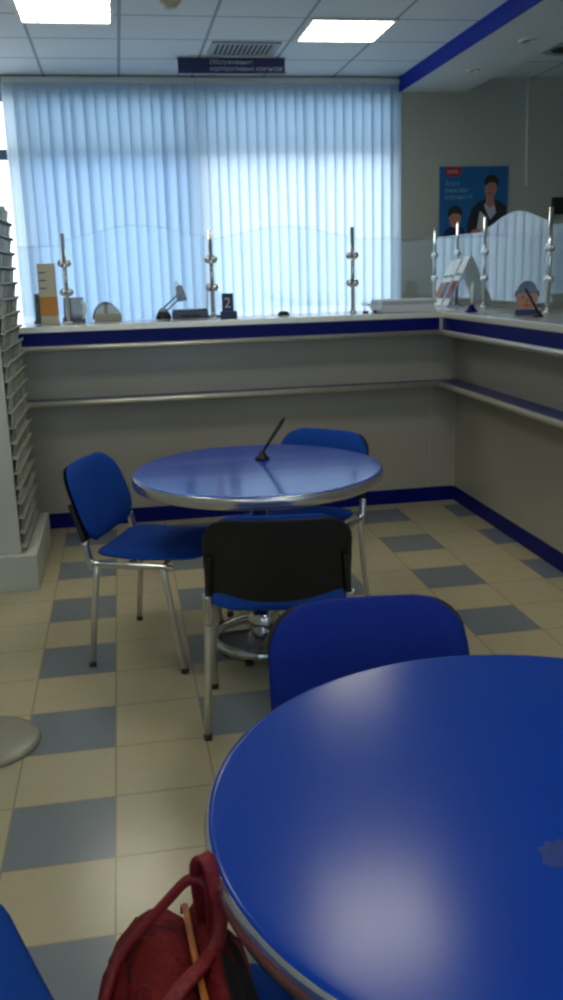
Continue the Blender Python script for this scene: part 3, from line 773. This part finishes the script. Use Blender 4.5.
for loc, a, l, fb in spots:
    c = copy_tree(c0); c.location = loc; c.rotation_euler = (0, 0, R(a)); c['label'] = l
    if a == 177: c.scale = (1.0, 1, .965)
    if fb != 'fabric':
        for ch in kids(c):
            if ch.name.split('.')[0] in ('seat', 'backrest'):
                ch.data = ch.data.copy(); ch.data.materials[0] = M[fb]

# ------------------------------------------------------------------ red handbag on the chair seat
BZ = .484
t = tag(empty('handbag', (.128, -1.20, BZ), R(4)), 'red knitted handbag with looped straps lying on a chair seat', 'handbag')
def WB(pts):
    A = Matrix.Rotation(R(-4), 4, 'Z') @ Matrix.Translation((-.128, 1.20, 0)) @ Matrix.Translation((.106, -1.20, 0)) @ Matrix.Rotation(R(-6), 4, 'Z')
    return [A @ Vector(p) for p in pts]
ZO = .026
def bag_body(scale, inner=False):
    m = MB(); rings = []; n = 36; rows = 12
    for i in range(rows + 1):
        s_ = i / rows; z = .165 * s_
        bulge = (.90 + .10 * math.sin(PI * s_)) * (1 - .30 * max(0, s_ - .6) ** 2 / .16)
        a = .104 * bulge * scale; b = .175 * (.92 + .08 * math.sin(PI * s_)) * (1 - .10 * max(0, s_ - .6) / .4) * scale
        ring = []
        for j in range(n):
            ph = 2 * PI * j / n
            cx, sy = math.cos(ph), math.sin(ph)
            x = a * (abs(cx) ** .75) * (1 if cx >= 0 else -1); y = b * (abs(sy) ** .75) * (1 if sy >= 0 else -1)
            sag = .012 * math.sin(3 * ph + 1) * s_ + .006 * math.sin(7 * ph) * s_
            ring.append(m.bm.verts.new((x + .004 * math.sin(9 * ph + 5 * s_), y, z + sag - .03 * s_ * abs(sy) ** 4)))
        rings.append(ring)
    for A, B in zip(rings, rings[1:]):
        for j in range(n):
            f = m.bm.faces.new((A[j], A[(j + 1) % n], B[(j + 1) % n], B[j])); f.smooth = True
    for f in m.bm.faces:
        c = f.calc_center_median()
        if c.x > .05 and c.y < .06: f.material_index = 1
    m.bm.faces.new(rings[0][::-1])
    return m
MB_ = bag_body(1.0)
MB_.build('body', [M['red'], M['lining']], t)
li = bag_body(.95); li.build('lining', [M['lining'], M['lining']], t)
# crown flaps either side of the zip
for s_, nm in ((-1, 'flap'), (1, 'flap')):
    m = MB(); rows = []
    for i in range(9):
        v = -1 + i / 4; row = []
        for j in range(6):
            u = j / 5
            row.append(m.bm.verts.new((ZO + s_ * (.004 + (.060 if s_ > 0 else .108) * u), .155 * v, .168 + .026 * math.sin(PI * u ** .8) - .05 * u ** 3 - .035 * v ** 4 + .004 * math.sin(5 * v + s_))))
        rows.append(row)
    for A, B in zip(rows, rows[1:]):
        for j in range(5):
            f = m.bm.faces.new((A[j], A[j + 1], B[j + 1], B[j])); f.smooth = True
            if s_ > 0 and B[j].co.y < .03 and j > 1: f.material_index = 1
    m.build(nm, [M['red'], M['lining']], t)
MB().ribbon([(ZO, .15, .14), (ZO, .12, .172), (ZO - .002, 0, .18), (ZO, -.12, .176), (ZO, -.17, .14)], .009, .004, (1, 0, 0)).build('zip', M['zip'], t)
MB().ribbon(WB([(-.095, -.04, .10), (-.075, .0, .135), (-.058, .04, .165), (-.02, .055, .205), (.012, .06, .238), (.035, .06, .262), (.052, .058, .266), (.062, .056, .25), (.064, .06, .2), (.066, .07, .13)]), .013, .010, (0, 1, 0)).build('strap', M['red_strap'], t)
MB().ribbon(WB([(.058, .10, .12), (.052, .085, .20), (.050, .065, .27), (.054, .05, .300), (.065, .045, .303), (.072, .043, .265), (.078, .04, .222), (.070, .02, .19), (.048, -.02, .192), (.02, -.06, .190), (-.005, -.11, .17), (-.02, -.15, .12)]), .020, .010, (1, .3, 0)).build('strap', M['red_strap'], t)
MB().ribbon(WB([(.08, .06, .16), (.098, .07, .155), (.112, .05, .11), (.108, .0, .05)]), .012, .008, (0, 1, 0)).build('tail_strap', M['red_strap'], t)

# ------------------------------------------------------------------ world, camera
wd = bpy.data.worlds.new('daylight'); SC.world = wd; wd.use_nodes = True
nt = wd.node_tree; bg = nt.nodes['Background']
tc = nt.nodes.new('ShaderNodeTexCoord'); sp = nt.nodes.new('ShaderNodeSeparateXYZ'); nt.links.new(tc.outputs['Generated'], sp.inputs[0])
rp = nt.nodes.new('ShaderNodeValToRGB'); e = rp.color_ramp.elements
e[0].position = 0.35; e[0].color = (.72, .80, .86, 1); e[1].position = .6; e[1].color = (.92, .97, 1.0, 1)
nt.links.new(math_node(nt, 'MULTIPLY_ADD', sp.outputs[2], .5, .5), rp.inputs[0]); nt.links.new(rp.outputs[0], bg.inputs[0])
bg.inputs[1].default_value = 4.1

cam = bpy.data.cameras.new('camera'); co = bpy.data.objects.new('camera', cam); COL.objects.link(co); SC.camera = co
cam.sensor_fit = 'VERTICAL'; cam.sensor_height = 24.0; cam.lens = 907.15 * 24.0 / 1000.0; cam.clip_start = .02
r_ = Vector((0.98446, -0.17318, -0.02905)); d_ = Vector((-0.07031, -0.23714, -0.96893)); f_ = Vector((0.16091, 0.95591, -0.24564))
mw = Matrix.Identity(4)
for i in range(3):
    mw[i][0] = r_[i]; mw[i][1] = -d_[i]; mw[i][2] = -f_[i]
mw[0][3], mw[1][3], mw[2][3] = 0.11393, -2.18843, 1.52225
co.matrix_world = mw

SC.view_settings.view_transform = 'Standard'
SC.view_settings.look = 'None'
SC.view_settings.exposure = -0.1
SC.cycles.use_denoising = True
SC.cycles.max_bounces = 10; SC.cycles.transparent_max_bounces = 16
SC.cycles.sample_clamp_indirect = 6.0
SC.cycles.pixel_filter_type = 'BLACKMAN_HARRIS'
SC.cycles.filter_width = 2.6
